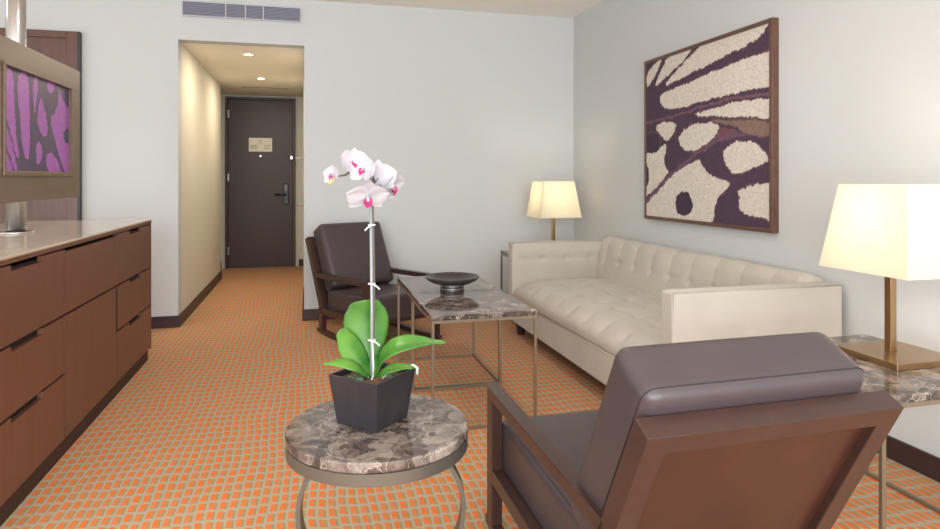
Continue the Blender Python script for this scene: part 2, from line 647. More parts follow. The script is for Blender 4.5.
obj('keypad', B(-0.292, -0.248, HYE - 0.054, HYE - 0.05, 0.95, 1.03), plain('keypad', (70, 70, 78), 0.3), lk, bevel=0.003)
lt = bmesh.new()
box(lt, -0.215, -0.190, HYE - 0.05, HYE - 0.03, 1.345, 1.39)
box(lt, -0.190, -0.06, HYE - 0.044, HYE - 0.036, 1.362, 1.370)
obj('safety_latch', lt, M_CHROME, d1, bevel=0.003)

# bathroom door on the right of the hallway (its lever shows past the corner)
d2 = struct('door_2', B(HXR - 0.012, HXR + 0.02, 6.2, 7.0, 0.0, 2.03), M_HALL,
            label='cream bathroom door on the right of the hallway with a chrome lever', cat='door')
h2 = bmesh.new()
tube(h2, [(HXR - 0.012, 6.30, 0.85), (HXR - 0.062, 6.30, 0.85), (HXR - 0.066, 6.32, 0.85), (HXR - 0.066, 6.42, 0.85)], 0.009, 10)
obj('door_handle', h2, M_CHROME, d2, smooth=True)

# dark panelled door on the back wall behind the television
px1, pzt = -1.586, 2.147
d3 = struct('door_3', B(-2.66, px1 - 0.07, YB - 0.03, YB, 0.0, pzt - 0.05), M_PANELWOOD,
            label='tall dark brown wood panel on the back wall behind the screen', cat='wood panel')
f3 = bmesh.new()
box(f3, px1 - 0.07, px1, YB - 0.05, YB, 0, pzt)
box(f3, -2.73, -2.66, YB - 0.05, YB, 0, pzt)
box(f3, -2.66, px1 - 0.07, YB - 0.05, YB, pzt - 0.05, pzt)
obj('door_frame', f3, M_PANELWOOD, d3, bevel=0.003)
obj('side_edge', B(px1, px1 + 0.012, YB - 0.048, YB, 0, pzt), plain('dark_edge', (48, 36, 38), 0.4), d3)

# windows: behind the camera, and on the bedroom side
def window(name, horiz, fix, h0, h1, z0, z1, n):
    bm = bmesh.new()
    def bb(a, b, zz0, zz1, t=0.05):
        if horiz:
            box(bm, a, b, fix - t, fix, zz0, zz1)
        else:
            box(bm, fix - t, fix, a, b, zz0, zz1)
    bb(h0, h1, z0, z0 + 0.06)
    bb(h0, h1, z1 - 0.06, z1)
    for i in range(n + 1):
        x = h0 + (h1 - h0) * i / n
        a, b = max(h0, x - 0.03), min(h1, x + 0.03)
        bb(a, b, z0 + 0.06, z1 - 0.06)
    w = struct(name, bm, M_CHROME)
    g = B(h0, h1, fix - 0.03, fix - 0.024, z0, z1) if horiz else B(fix - 0.03, fix - 0.024, h0, h1, z0, z1)
    obj('window_pane', g, M_GLASS, w)
window('window_1', True, YF - 0.03, -3.6, 2.0, 0.25, 2.3, 4)
window('window_2', False, XL - 0.03, -0.6, 3.6, 0.25, 2.3, 3)

# ------------------------------------------------------------------ air vent
v = thing('air_vent', 'long grey louvred air vent high on the back wall above the hallway opening', 'air vent', (-0.481, YB, 2.37))
vw, vh = 0.428, 0.058
obj('backing', B(-vw, vw, -0.004, 0.0, -vh, vh), M_VENTBACK, v)
vf = bmesh.new()
box(vf, -vw, vw, -0.016, 0, vh - 0.008, vh)
box(vf, -vw, vw, -0.016, 0, -vh, -vh + 0.008)
box(vf, -vw, -vw + 0.008, -0.016, 0, -vh + 0.008, vh - 0.008)
box(vf, vw - 0.008, vw, -0.016, 0, -vh + 0.008, vh - 0.008)
for t in (-0.12, 0.02, 0.15):
    box(vf, t - 0.004, t + 0.004, -0.016, 0, -vh + 0.008, vh - 0.008)
obj('vent_frame', vf, plain('vent_frame_grey', (186, 186, 192), 0.5), v)
for i in range(9):
    z = -vh + 0.016 + i * (2 * vh - 0.032) / 8
    s = bmesh.new()
    hexa(s, [(-vw + 0.009, -0.013, z - 0.005), (vw - 0.009, -0.013, z - 0.005), (vw - 0.009, -0.005, z + 0.002), (-vw + 0.009, -0.005, z + 0.002),
             (-vw + 0.009, -0.013, z - 0.003), (vw - 0.009, -0.013, z - 0.003), (vw - 0.009, -0.005, z + 0.004), (-vw + 0.009, -0.005, z + 0.004)])
    obj('slat', s, M_VENT, v)

# ------------------------------------------------------------------ hallway downlights
def downlight(x, y, label):
    t = thing('downlight', label, 'ceiling light', (x, y, HZC), group='hallway downlights')
    r = lathe(bmesh.new(), [(0.034, -0.001), (0.046, -0.001), (0.048, -0.004), (0.036, -0.008), (0.034, -0.004), (0.034, -0.001)], n=28, cap=False)
    obj('trim_ring', r, M_WHITE, t, smooth=True)
    obj('lens', lathe(bmesh.new(), [(0, -0.002), (0.035, -0.002), (0.035, -0.005), (0, -0.005)], n=28), M_DOWN, t)
    return t
downlight(-0.48, 5.55, 'round downlight in the hallway ceiling nearest the opening')
downlight(-0.47, 6.84, 'round downlight in the hallway ceiling nearest the entrance door')

# ------------------------------------------------------------------ dresser
DX, DXB, DZ = -0.9275, -1.62, 0.855
DY1, DY0 = 4.232, 2.10
ds = thing('dresser', 'long brown wood dresser with cream top along the left side of the carpet', 'dresser', (DX, DY0, 0))
def dl(x0, x1, y0, y1, z0, z1, bm=None):
    return box(bm or bmesh.new(), x0 - DX, x1 - DX, y0 - DY0, y1 - DY0, z0, z1)
cb = dl(DXB, DX - 0.022, DY0 + 0.012, DY1 - 0.02, 0.07, 0.81)
obj('carcass', cb, M_GAP, ds)
sd = dl(DXB, DX, DY1 - 0.02, DY1, 0.07, 0.845)
dl(DXB, DX, DY0, DY0 + 0.012, 0.07, 0.845, sd)
dl(DXB - 0.0, DX, DY0 + 0.012, DY1 - 0.02, 0.828, 0.845, sd)
dl(DXB - 0.012, DXB, DY0, DY1, 0.07, 0.845, sd)
obj('frame', sd, M_DRESSER, ds, bevel=0.0015)
obj('toe_kick', dl(DXB + 0.03, DX - 0.016, DY0 + 0.02, DY1 - 0.016, 0.0, 0.07), plain('toe_kick_brown', (52, 32, 27), 0.6), ds)
obj('worktop', dl(DXB - 0.012, DX + 0.004, DY0, DY1 + 0.004, 0.845, DZ), M_TOPSTONE, ds, bevel=0.002, label='glossy cream top')
def front(name, y0, y1, z0, z1, notch=None, side=None):
    """a flat front with a finger slot cut from its top edge, or from its far side edge"""
    y0, y1 = y0 - DY0, y1 - DY0
    g = 0.0048
    a, b, c, d = y0 + g, y1 - g, z0 + g, z1 - g
    poly = [(a, c), (b, c)]
    if side:
        poly += [(b, side[0]), (b - 0.016, side[0] + 0.004), (b - 0.016, side[1] - 0.004), (b, side[1])]
    poly.append((b, d))
    if notch:
        n0, n1 = notch[0] - DY0, notch[1] - DY0
        poly += [(n1, d), (n1 - 0.004, d - 0.02), (n0 + 0.004, d - 0.02), (n0, d)]
    poly.append((a, d))
    return obj(name, prism(bmesh.new(), poly, 'x', -0.02, 0.0), M_DRESSER, ds)
cols = [2.112, 2.815, 3.517, DY1 - 0.02]
for k, (ca, cb_) in enumerate(zip(cols, cols[1:])):
    m_ = (ca + cb_) / 2 + 0.01
    if k != 1:
        for z0, z1 in ((0.565, 0.827), (0.335, 0.565), (0.075, 0.335)):
            front('drawer', ca, cb_, z0, z1, notch=(m_ - 0.13, m_ + 0.13))
    else:
        front('drawer', ca, cb_, 0.565, 0.818)
        dr = front('door', ca, cb_, 0.075, 0.565, side=(0.33, 0.555))
        obj('slot_shade_strip', B(-0.02, -0.001, cb_ - DY0 - 0.0045, cb_ - DY0 + 0.0045, 0.332, 0.553), M_GAP, dr, label='dark strip painting the shade in the finger slot')  # dark strip stands in for the shade inside the slot

# ------------------------------------------------------------------ painted shapes as tone on a fine grid
def inside(poly, X, Y):
    p = np.array(poly)
    res = np.zeros(X.shape, bool)
    n = len(p)
    j = n - 1
    for i in range(n):
        xi, yi = p[i]
        xj, yj = p[j]
        cond = ((yi > Y) != (yj > Y)) & (X < (xj - xi) * (Y - yi) / (yj - yi + 1e-12) + xi)
        res ^= cond
        j = i
    return res

def smooth_poly(poly, it=2):
    p = [np.array(q, float) for q in poly]
    for _ in range(it):
        q = []
        n = len(p)
        for i in range(n):
            a, b = p[i], p[(i + 1) % n]
            q += [a * 0.75 + b * 0.25, a * 0.25 + b * 0.75]
        p = q
    return p

def tone_grid(name, X, y0, y1, z0, z1, ny, nz, layers, basecol, mat, parent, rough=0.012, lines=(), loc=(0, 0, 0), flip=False, fringe=None):
    ys = np.linspace(y0, y1, ny)
    zs = np.linspace(z0, z1, nz)
    Y, Z = np.meshgrid(ys, zs)
    jy = np.zeros(Y.shape)
    jz = np.zeros(Y.shape)
    rng = np.random.default_rng(3)
    for fq, am in ((40, 0.4), (95, 0.35), (180, 0.4)):
        for _ in range(6):
            a = rng.uniform(0, 2 * PI)
            ph = rng.uniform(0, 2 * PI)
            k = fq * rng.uniform(0.7, 1.4)
            jy += am * np.sin(k * (math.cos(a) * Y + math.sin(a) * Z) + ph) / 3
            ph = rng.uniform(0, 2 * PI)
            jz += am * np.sin(k * (math.cos(a) * Z - math.sin(a) * Y) + ph) / 3
    Yj, Zj = Y + jy * rough, Z + jz * rough
    col = np.zeros(Y.shape + (3,))
    col[:] = lin(basecol)
    for polys, c in layers:
        for q in polys:
            sq = smooth_poly(q)
            if fringe:
                cen = np.mean(np.array(sq), axis=0)
                for dy_, dz_ in ((1, 0), (-1, 0), (0, 1), (0, -1)):
                    mk = inside(sq, Yj + dy_ * 0.007 + jz * 0.006, Zj + dz_ * 0.007 + jy * 0.006)
                    col[mk & (np.abs(col - lin(basecol)).sum(-1) < 1e-6)] = lin(fringe)
        for q in polys:
            col[inside(smooth_poly(q), Yj, Zj)] = lin(c)
    for pts, wdt, c in lines:
        dmin = np.full(Y.shape, 9.0)
        for a, b in zip(pts, pts[1:]):
            a = np.array(a)
            b = np.array(b)
            t = np.clip(((Yj - a[0]) * (b - a)[0] + (Zj - a[1]) * (b - a)[1]) / ((b - a) @ (b - a)), 0, 1)
            dmin = np.minimum(dmin, np.hypot(Yj - a[0] - t * (b - a)[0], Zj - a[1] - t * (b - a)[1]))
        col[dmin < wdt] = lin(c)
    verts = [(X - loc[0], float(y) - loc[1], float(z) - loc[2]) for y, z in zip(Y.ravel(), Z.ravel())]
    faces = []
    for i in range(nz - 1):
        for j in range(ny - 1):
            q = (i * ny + j, i * ny + j + 1, (i + 1) * ny + j + 1, (i + 1) * ny + j)
            faces.append(q[::-1] if flip else q)
    me = bpy.data.meshes.new(name)
    me.from_pydata(verts, [], faces)
    at = me.attributes.new('tone', 'FLOAT_COLOR', 'POINT')
    flat = np.ones((ny * nz, 4), np.float32)
    flat[:, :3] = col.reshape(-1, 3)
    at.data.foreach_set('color', flat.ravel())
    me.materials.append(mat)
    o = bpy.data.objects.new(name, me)
    C.objects.link(o)
    o.parent = parent
    return o

# ------------------------------------------------------------------ swivel screen on a steel post
TX, TY = -1.284, 3.297
tv = thing('screen_stand', 'brown framed screen showing purple wing pattern on a steel post above the dresser', 'television', (TX, TY, DZ))
obj('post', lathe(bmesh.new(), [(0.039, 0.0), (0.039, ZC - DZ)], n=40), M_STEEL, tv, smooth=True, label='brushed steel post')
obj('base_flange', lathe(bmesh.new(), [(0.0, 0.0), (0.07, 0.0), (0.072, 0.004), (0.066, 0.008), (0.04, 0.008)], n=40, cap=False), M_STEEL, tv, smooth=True)
FX = -1.22            # front of the screen frame
ty0, ty1, tz0, tz1 = 2.67, 3.92, 1.0, 1.693
sy0, sy1, sz0, sz1 = 3.02, 3.775, 1.135, 1.575
s2y0, s2y1 = 2.72, 2.99
def tl(bm, x0, x1, y0, y1, z0, z1):
    return box(bm, x0 - TX, x1 - TX, y0 - TY, y1 - TY, z0 - DZ, z1 - DZ)
fb = bmesh.new()
xb = TX + 0.042
for a, b, c, d in ((ty0, ty1, sz1, tz1), (ty0, ty1, tz0, sz0), (sy1, ty1, sz0, sz1), (s2y1, sy0, sz0, sz1), (ty0, s2y0, sz0, sz1)):
    tl(fb, xb, FX, a, b, c, d)
obj('screen_frame', fb, M_TVFRAME, tv, bevel=0.0015)
bz = bmesh.new()
w = 0.016
for a, b, c, d in ((sy0 - w, sy1 + w, sz1, sz1 + w), (sy0 - w, sy1 + w, sz0 - 0.022, sz0), (sy0 - w, sy0, sz0, sz1), (sy1, sy1 + w, sz0, sz1)):
    tl(bz, FX, FX + 0.01, a, b, c, d)
obj('bezel', bz, M_TVFRAME, tv, bevel=0.002)
PURP = [[(3.027, 1.57), (3.126, 1.57), (3.137, 1.41), (3.16, 1.269), (3.195, 1.188), (3.149, 1.207), (3.092, 1.315), (3.03, 1.409)],
        [(3.172, 1.575), (3.281, 1.575), (3.294, 1.373), (3.294, 1.212), (3.256, 1.179), (3.219, 1.23), (3.195, 1.354), (3.172, 1.455)],
        [(3.333, 1.58), (3.386, 1.58), (3.372, 1.48), (3.346, 1.4), (3.333, 1.453)],
        [(3.413, 1.496), (3.484, 1.414), (3.504, 1.335), (3.455, 1.292), (3.399, 1.327), (3.372, 1.392)],
        [(3.492, 1.585), (3.594, 1.585), (3.573, 1.528), (3.498, 1.519)],
        [(3.635, 1.58), (3.699, 1.496), (3.801, 1.47), (3.801, 1.382), (3.699, 1.35), (3.699, 1.295), (3.801, 1.282), (3.801, 1.12), (3.732, 1.12), (3.619, 1.248), (3.513, 1.394), (3.588, 1.424), (3.635, 1.489)],
        [(3.372, 1.287), (3.441, 1.246), (3.427, 1.206), (3.386, 1.155), (3.359, 1.193)],
        [(3.469, 1.23), (3.588, 1.223), (3.699, 1.12), (3.498, 1.12)],
        [(3.02, 1.365), (3.114, 1.256), (3.172, 1.141), (3.149, 1.12), (3.07, 1.234), (3.02, 1.262)],
        [(3.01, 1.242), (3.114, 1.165), (3.126, 1.12), (3.0, 1.12)]]
tone_grid('screen', FX - 0.008, sy0, sy1, sz0, sz1, 230, 140, [(PURP, (150, 80, 162))], (62, 48, 84), M_SCREEN, tv, 0.007, loc=(TX, TY, DZ))['label'] = 'screen with purple wing pattern'
obj('recess', tl(bmesh.new(), xb, FX - 0.02, s2y0, s2y1, sz0, sz1), M_BLACK, tv)
obj('recess_back', tl(bmesh.new(), xb, FX - 0.012, sy0, sy1, sz0, sz1), M_BLACK, tv)
obj('mount_plate', tl(bmesh.new(), TX + 0.034, xb, TY - 0.09, TY + 0.09, 1.15, 1.55), M_BLACK, tv)

# ------------------------------------------------------------------ framed wing picture on the right wall
WHITE = [[(3.82, 1.795), (3.702, 1.856), (3.623, 1.875), (3.662, 1.819), (3.756, 1.741), (3.797, 1.711), (3.817, 1.721)],
         [(3.547, 1.885), (3.292, 1.885), (3.347, 1.83), (3.498, 1.777), (3.688, 1.703), (3.715, 1.721), (3.636, 1.793)],
         [(3.186, 1.89), (2.625, 1.89), (2.701, 1.823), (2.781, 1.796), (2.918, 1.779), (3.105, 1.754), (3.314, 1.727), (3.498, 1.696), (3.61, 1.692), (3.498, 1.757), (3.336, 1.815)],
         [(2.58, 1.73), (2.58, 1.552), (2.765, 1.559), (2.936, 1.556), (3.125, 1.55), (3.314, 1.541), (3.404, 1.531), (3.547, 1.536), (3.636, 1.57), (3.662, 1.622), (3.598, 1.652), (3.381, 1.666), (3.125, 1.697), (2.9, 1.718), (2.765, 1.727)],
         [(3.292, 1.48), (3.105, 1.492), (2.918, 1.507), (2.749, 1.502), (2.58, 1.49), (2.58, 1.392), (2.798, 1.418), (3.009, 1.443), (3.186, 1.458)],
         [(3.694, 1.447), (3.585, 1.462), (3.458, 1.451), (3.483, 1.401), (3.546, 1.335), (3.585, 1.344), (3.652, 1.392), (3.707, 1.426)],
         [(3.421, 1.376), (3.326, 1.421), (3.203, 1.426), (3.077, 1.409), (3.037, 1.387), (3.097, 1.328), (3.203, 1.283), (3.326, 1.262), (3.385, 1.278), (3.445, 1.329)],
         [(3.87, 1.26), (3.778, 1.281), (3.612, 1.31), (3.58, 1.33), (3.572, 1.286), (3.612, 1.216), (3.572, 1.164), (3.546, 1.136), (3.87, 0.94), (3.825, 1.07), (3.784, 1.115), (3.784, 1.153), (3.813, 1.206)],
         [(3.87, 0.84), (3.87, 0.905), (3.533, 1.114), (3.247, 1.221), (3.203, 1.191), (3.139, 1.113), (2.94, 1.088), (2.969, 1.051), (3.047, 1.006), (3.081, 0.949), (3.087, 0.91), (3.107, 0.83)],
         [(3.017, 1.261), (2.94, 1.294), (2.796, 1.292), (2.712, 1.264), (2.655, 1.211), (2.663, 1.184), (2.762, 1.158), (2.885, 1.124), (2.94, 1.13), (2.997, 1.186)],
         [(2.876, 1.046), (2.779, 1.071), (2.58, 1.085), (2.58, 0.894), (2.762, 0.91), (2.858, 0.928), (2.885, 0.957), (2.867, 1.005), (2.894, 1.028)]]
OLIVE = [[(3.16, 1.433), (3.017, 1.422), (2.6, 1.384), (2.6, 1.306), (2.762, 1.319), (2.849, 1.348), (2.903, 1.382)]]
RED = [[(3.037, 1.381), (2.849, 1.342), (3.037, 1.318), (3.269, 1.259), (3.326, 1.259), (3.139, 1.29), (3.077, 1.331)]]
BLOB = [(3.745 + 0.105 * math.cos(a), 1.335 + 0.072 * math.sin(a)) for a in np.linspace(0, 2 * PI, 11)[:-1]]
SPOT = [BLOB, [(3.385 + 0.093 * math.cos(a), 0.95 + 0.076 * math.sin(a)) for a in np.linspace(0, 2 * PI, 13)[:-1]],
        [(3.83 + 0.05 * math.cos(a), 1.115 + 0.06 * math.sin(a)) for a in np.linspace(0, 2 * PI, 9)[:-1]]]
py0, py1, pz0, pz1 = 2.626, 3.840, 0.835, 1.888
PXF = 2.188
pic = thing('framed_picture', 'large framed brown and cream wing picture on the right wall above the sofa', 'picture', (XR, (py0 + py1) / 2, pz0))
PL = (XR, (py0 + py1) / 2, pz0)
pf = bmesh.new()
def pl(x0, x1, y0, y1, z0, z1):
    box(pf, x0 - PL[0], x1 - PL[0], y0 - PL[1], y1 - PL[1], z0 - PL[2], z1 - PL[2])
fw = 0.022
pl(PXF, XR, py0, py0 + fw, pz0, pz1)
pl(PXF, XR, py1 - fw, py1, pz0, pz1)
pl(PXF, XR, py0 + fw, py1 - fw, pz0, pz0 + fw)
pl(PXF, XR, py0 + fw, py1 - fw, pz1 - fw, pz1)
obj('picture_frame', pf, M_PICFRAME, pic, bevel=0.002)
tone_grid('canvas', PXF + 0.006, py0 + fw, py1 - fw, pz0 + fw, pz1 - fw, 330, 280,
          [(WHITE, (208, 199, 186)), (OLIVE, (128, 104, 92)), (RED, (112, 72, 80)), (SPOT, (66, 46, 64))], (74, 54, 72), M_ART, pic, 0.009,
          lines=[([(3.87, 0.915), (3.533, 1.121), (3.269, 1.246), (3.057, 1.313), (2.849, 1.336)], 0.012, (104, 76, 92)),
                 ([(3.811, 1.474), (3.498, 1.487), (3.165, 1.517), (2.936, 1.532), (2.6, 1.517)], 0.008, (112, 80, 88))], loc=PL, flip=True, fringe=(104, 74, 78))

# ------------------------------------------------------------------ rocking armchairs
def chair(label, loc, rz, group):
    t = thing('rocking_armchair', label, 'armchair', loc, rz, group)
    hw = 0.284
    lean = 0.53
    def yr(z):                       # rear face of the back frame
        return -0.934 + (0.652 - z) * lean
    for s in (-1, 1):
        a, b = sorted((s * hw, s * (hw - 0.043)))
        bm = prism(bmesh.new(), [(0.0, 0.419), (0.0, 0.452), (-0.772, 0.425), (-0.757, 0.392)], 'x', a, b)
        obj('arm', bm, M_CHAIRWOOD, t, bevel=0.002)
        a, b = sorted((s * hw, s * (hw - 0.034)))
        bm = prism(bmesh.new(), [(0.0, 0.03), (0.0, 0.419), (-0.05, 0.417), (-0.05, 0.03)], 'x', a, b)
        obj('leg', bm, M_CHAIRWOOD, t, bevel=0.002)
        bm = prism(bmesh.new(), [(-0.635, 0.026), (-0.635, 0.15), (-0.69, 0.15), (-0.69, 0.026)], 'x', a, b)
        obj('leg', bm, M_CHAIRWOOD, t, bevel=0.002)
        bm = prism(bmesh.new(), [(-0.05, 0.168), (-0.05, 0.209), (-0.70, 0.185), (-0.70, 0.144)], 'x', a, b)
        obj('side_rail', bm, M_CHAIRWOOD, t, bevel=0.002)
        bm = prism(bmesh.new(), [(0.02, 0.016), (0.02, 0.042), (-0.2, 0.032), (-0.5, 0.030), (-0.725, 0.040), (-0.725, 0.014), (-0.5, 0.0), (-0.2, 0.002)], 'x', a, b)
        obj('runner', bm, M_CHAIRWOOD, t, bevel=0.002)
    obj('front_rail', B(-hw + 0.034, hw - 0.034, -0.045, -0.015, 0.168, 0.209), M_CHAIRWOOD, t, bevel=0.002)
    dy = 0.052                       # depth of the back frame, measured level
    bf = bmesh.new()
    z0, z1, zt, zb = 0.15, 0.652, 0.612, 0.20
    def ring(dx, za_, zc_):
        out = []
        for fwd in (0, 1):
            for x, z in ((-hw + dx, za_), (hw - dx, za_), (hw - dx, zc_), (-hw + dx, zc_)):
                top = z > 0.4
                out.append(bf.verts.new((x, yr(z) + (0.044 if top else dy) * fwd, z + (0.022 if top else 0.0) * fwd)))
        return out
    O, I = ring(0.0, z0, z1), ring(0.047, zb, zt)
    for k in range(4):
        m_ = (k + 1) % 4
        bf.faces.new((O[k], O[m_], I[m_], I[k]))
        bf.faces.new((O[k + 4], I[k + 4], I[m_ + 4], O[m_ + 4]))
        bf.faces.new((O[k], O[k + 4], O[m_ + 4], O[m_]))
        bf.faces.new((I[k], I[m_], I[m_ + 4], I[k + 4]))
    obj('back_frame', bf, M_CHAIRWOOD, t, bevel=0.002)
    bp = prism(bmesh.new(), [(yr(zb) + 0.02, zb), (yr(zt) + 0.02, zt), (yr(zt) + 0.036, zt), (yr(zb) + 0.036, zb)], 'x', -hw + 0.047, hw - 0.047)
    obj('back_panel', bp, M_CHAIRPANEL, t)
    # seat cushion, tipped back with the rockers
    def puff(s, nn, p):
        k = (1 - p[0] ** 2) * (1 - p[1] ** 2)
        return Vector((0, 0, 0.008 * k * (1 if nn.z > 0.3 else 0)))
    def seat_fn(s):
        y = s.y - 0.325
        return (s.x, y, s.z + 0.266 + (y + 0.02) * 0.055)
    obj('seat_cushion', cushion(0.247, 0.318, 0.084, 0.022, 20, puff, seat_fn), M_LEATHER, t, smooth=True)
    # back cushion, lying against the frame: local z across the thickness, y along the height
    u = Vector((0, -lean, 1)).normalized()
    nrm = Vector((0, 1, lean)).normalized()
    h = 0.245
    org = Vector((0, yr(0.652) + 0.046, 0.672)) + u * (0.047 - h) + nrm * 0.074 + Vector((-0.013, 0, 0))
    def puff2(s, nn, p):
        k = (1 - p[0] ** 2) * (1 - p[1] ** 2)
        return Vector((0, 0, 0.012 * k * (1 if nn.z > 0.3 else 0)))
    def back_fn(s):
        return org + Vector((s.x, 0, 0)) + u * s.y + nrm * s.z
    bc = obj('back_cushion', cushion(0.254, h, 0.073, 0.030, 24, puff2, back_fn), M_LEATHER, t, smooth=True)
    sm = bmesh.new()
    for sz in (-0.052,):
        pts = []
        hx, hy, r = 0.2530, h - 0.0010, 0.028
        for cx, cy, a0 in ((hx - r, hy - r, 0), (-hx + r, hy - r, PI / 2), (-hx + r, -hy + r, PI), (hx - r, -hy + r, 1.5 * PI)):
            for k in range(6):
                a = a0 + k * PI / 10
                pts.append(back_fn(Vector((cx + r * math.cos(a), cy + r * math.sin(a), sz))))
        pts.append(pts[0])
        tube(sm, pts, 0.0014, 6)
    obj('seam', sm, M_THREAD, bc)
    return t
ch = chair('brown leather rocking armchair in the foreground with its wooden back to us', (0.827, 1.92, 0), 0.024, 'brown leather rocking armchairs')
dup(ch, (0.610, 4.118, 0), 3.552, 'brown leather rocking armchair against the back wall facing the coffee tables')

# ------------------------------------------------------------------ sofa
SX0, SX1 = 1.388, 2.202
SY0, SY1 = 2.217, 4.335
SAT = 0.088
sf = thing('sofa', 'oatmeal tufted fabric sofa along the right wall under the picture', 'sofa', (SX0, SY0, 0))
def SL(p):
    return (p[0] - SX0, p[1] - SY0, p[2])
def tuft(u, v, A=0.012, Bd=0.018, kv=1.0):
    """pillowed height between buttons that sit at whole u and whole v"""
    cu = abs(math.sin(PI * u)) ** 0.6
    cv = abs(math.sin(PI * v)) ** 0.6
    du = u - round(u)
    dv = v - round(v)
    return A * (0.5 * cu + 0.5 * kv * cv) - Bd * math.exp(-(du * du + dv * dv) / 0.02)
def swept(path, y0, y1, ny, disp):
    """closed loop of (x, z) swept along Y, pushed along its own normal by disp(y, i, s)"""
    n = len(path)
    arc = [0]
    for i in range(1, n):
        arc.append(arc[-1] + math.dist(path[i], path[i - 1]))
    nor = []
    for i in range(n):
        a, b = path[(i - 1) % n], path[(i + 1) % n]
        d = (b[0] - a[0], b[1] - a[1])
        l = math.hypot(*d) or 1
        nor.append((-d[1] / l, d[0] / l))
    bm = bmesh.new()
    rows = []
    for j in range(ny + 1):
        y = y0 + (y1 - y0) * j / ny
        row = []
        for i, p in enumerate(path):
            h = disp(y, i, arc[i])
            row.append(bm.verts.new(SL((p[0] + nor[i][0] * h, y, p[1] + nor[i][1] * h))))
        rows.append(row)
    for a, b in zip(rows, rows[1:]):
        for i in range(n):
            k = (i + 1) % n
            bm.faces.new((a[i], a[k], b[k], b[i]))
    bm.faces.new(rows[0])
    bm.faces.new(rows[-1])
    return bm
def densify(pts, step):
    out = []
    for a, b in zip(pts, pts[1:]):
        m = max(1, int(math.dist(a, b) / step))
        for k in range(m):
            out.append((a[0] + (b[0] - a[0]) * k / m, a[1] + (b[1] - a[1]) * k / m))
    out.append(pts[-1])
    return out
YI0, YI1 = SY0 + SAT, SY1 - SAT
# seat: front face, rounded nose, tufted top
nose = [(1.40, 0.262), (1.392, 0.275), (1.393, 0.292), (1.402, 0.311), (1.420, 0.330), (1.45, 0.347), (1.49, 0.359), (1.54, 0.367), (1.60, 0.372)]
seat_path = densify(nose + [(1.80, 0.374), (2.06, 0.370)], 0.009)
nt_ = len(seat_path)
seat_path = seat_path + [(2.06, 0.262)]
def seat_disp(y, i, s):
    if i >= nt_ - 1 or i < 3:
        return 0
    x, z = seat_path[i]
    m = min(1, max(0, (z - 0.285) / 0.07))
    q = min(1, max(0.0, (min(y - YI0, YI1 - y)) / 0.16))
    crown = 0.022 * (q * (2 - q)) * m
    return crown + m * max(0.15, min(1, q * 2)) * (tuft((y - 3.93) / 0.205, (x - 1.62) / 0.18, 0.016, 0.012) - 0.004)
obj('seat_cushion', swept(seat_path, YI0, YI1, 230, seat_disp), M_FABRIC, sf, smooth=True)
# back: leans away, rolls over at the top
roll = [(2.148 + 0.072 * math.cos(a), 0.602 + 0.072 * math.sin(a)) for a in np.linspace(PI * 0.93, PI * 0.45, 12)]
back_path = densify([(2.01, 0.30), (2.018, 0.37), (2.036, 0.45), (2.060, 0.55)] + roll + [(2.19, 0.664)], 0.009)
nb_ = len(back_path)
back_path = back_path + [(SX1, 0.645), (SX1, 0.28), (2.01, 0.28)]
# the path runs upward with its outside on the left-hand side
def back_disp(y, i, s):
    if i >= nb_ - 4 or i < 2:
        return 0
    x, z = back_path[i]
    u = (y - 3.93) / 0.205
    fade = min(1, max(0, (2.175 - x) / 0.06))
    vz = (s - 0.232) / 0.16
    cu = abs(math.sin(PI * u)) ** 0.55
    du = u - round(u)
    up = 1.0 if vz > 0 else max(0.25, 1 + vz * 3)
    cv = min(1, abs(vz) / 0.22) ** 0.6
    h = 0.013 * cu * up + 0.007 * cv - 0.011 * math.exp(-(du * du * 1.2 + vz * vz) / 0.02)
    m = min(1, max(0.1, (min(y - YI0, YI1 - y)) / 0.03))
    return h * fade * m
obj('backrest', swept(back_path, YI0, YI1, 260, back_disp), M_FABRIC, sf, smooth=True)
# arms, the inner faces with a stitched line and buttons
def arm(y0, y1, inner):
    cy, hy = (y0 + y1) / 2, (y1 - y0) / 2
    cx, hx = (SX0 + SX1) / 2, (SX1 - SX0) / 2
    z0, z1 = 0.10, 0.652
    def dp(s, nn, p):
        if inner * nn.y < 0.7:
            return Vector((0, 0, 0))
        x, z = s.x + cx, s.z + (z0 + z1) / 2
        u = (x - 1.62) / 0.185
        du, dv = u - round(u), (z - 0.535) / 0.17
        e = min(1, max(0, (0.385 - abs(s.x)) / 0.05)) * min(1, max(0, (0.265 - abs(s.z)) / 0.05))
        h = 0.006 * min(1, abs(dv) / 0.2) ** 0.5 + 0.003 * abs(math.sin(PI * u)) ** 0.6 - 0.014 * math.exp(-(du * du + dv * dv) / 0.016)
        return Vector((0, inner * h * e, 0))
    def mp(s):
        return SL((s.x + cx, s.y + cy, s.z + (z0 + z1) / 2))
    a = obj('arm', cushion(hx, hy, (z1 - z0) / 2, 0.012, 60, dp, mp), M_FABRIC, sf, smooth=True)
    pp = bmesh.new()
    q = 0.005
    for yy in (y0 + q, y1 - q):
        tube(pp, [SL((SX0 + q, yy, z0 + 0.01)), SL((SX0 + q, yy, z1 - q)), SL((SX1 - q, yy, z1 - q))], 0.0045, 6)
    obj('piping', pp, M_PIPING, a, smooth=True)
arm(SY0, SY0 + SAT, 1)
arm(SY1 - SAT, SY1, -1)
obj('base', B(0.006, SX1 - SX0 - 0.01, SAT, SY1 - SY0 - SAT, 0.10, 0.258), M_FABRIC, sf, bevel=0.006, seg=3)
obj('back_shell', B(0.68, SX1 - SX0, SAT, SY1 - SY0 - SAT, 0.259, 0.40), M_FABRIC, sf, bevel=0.004)
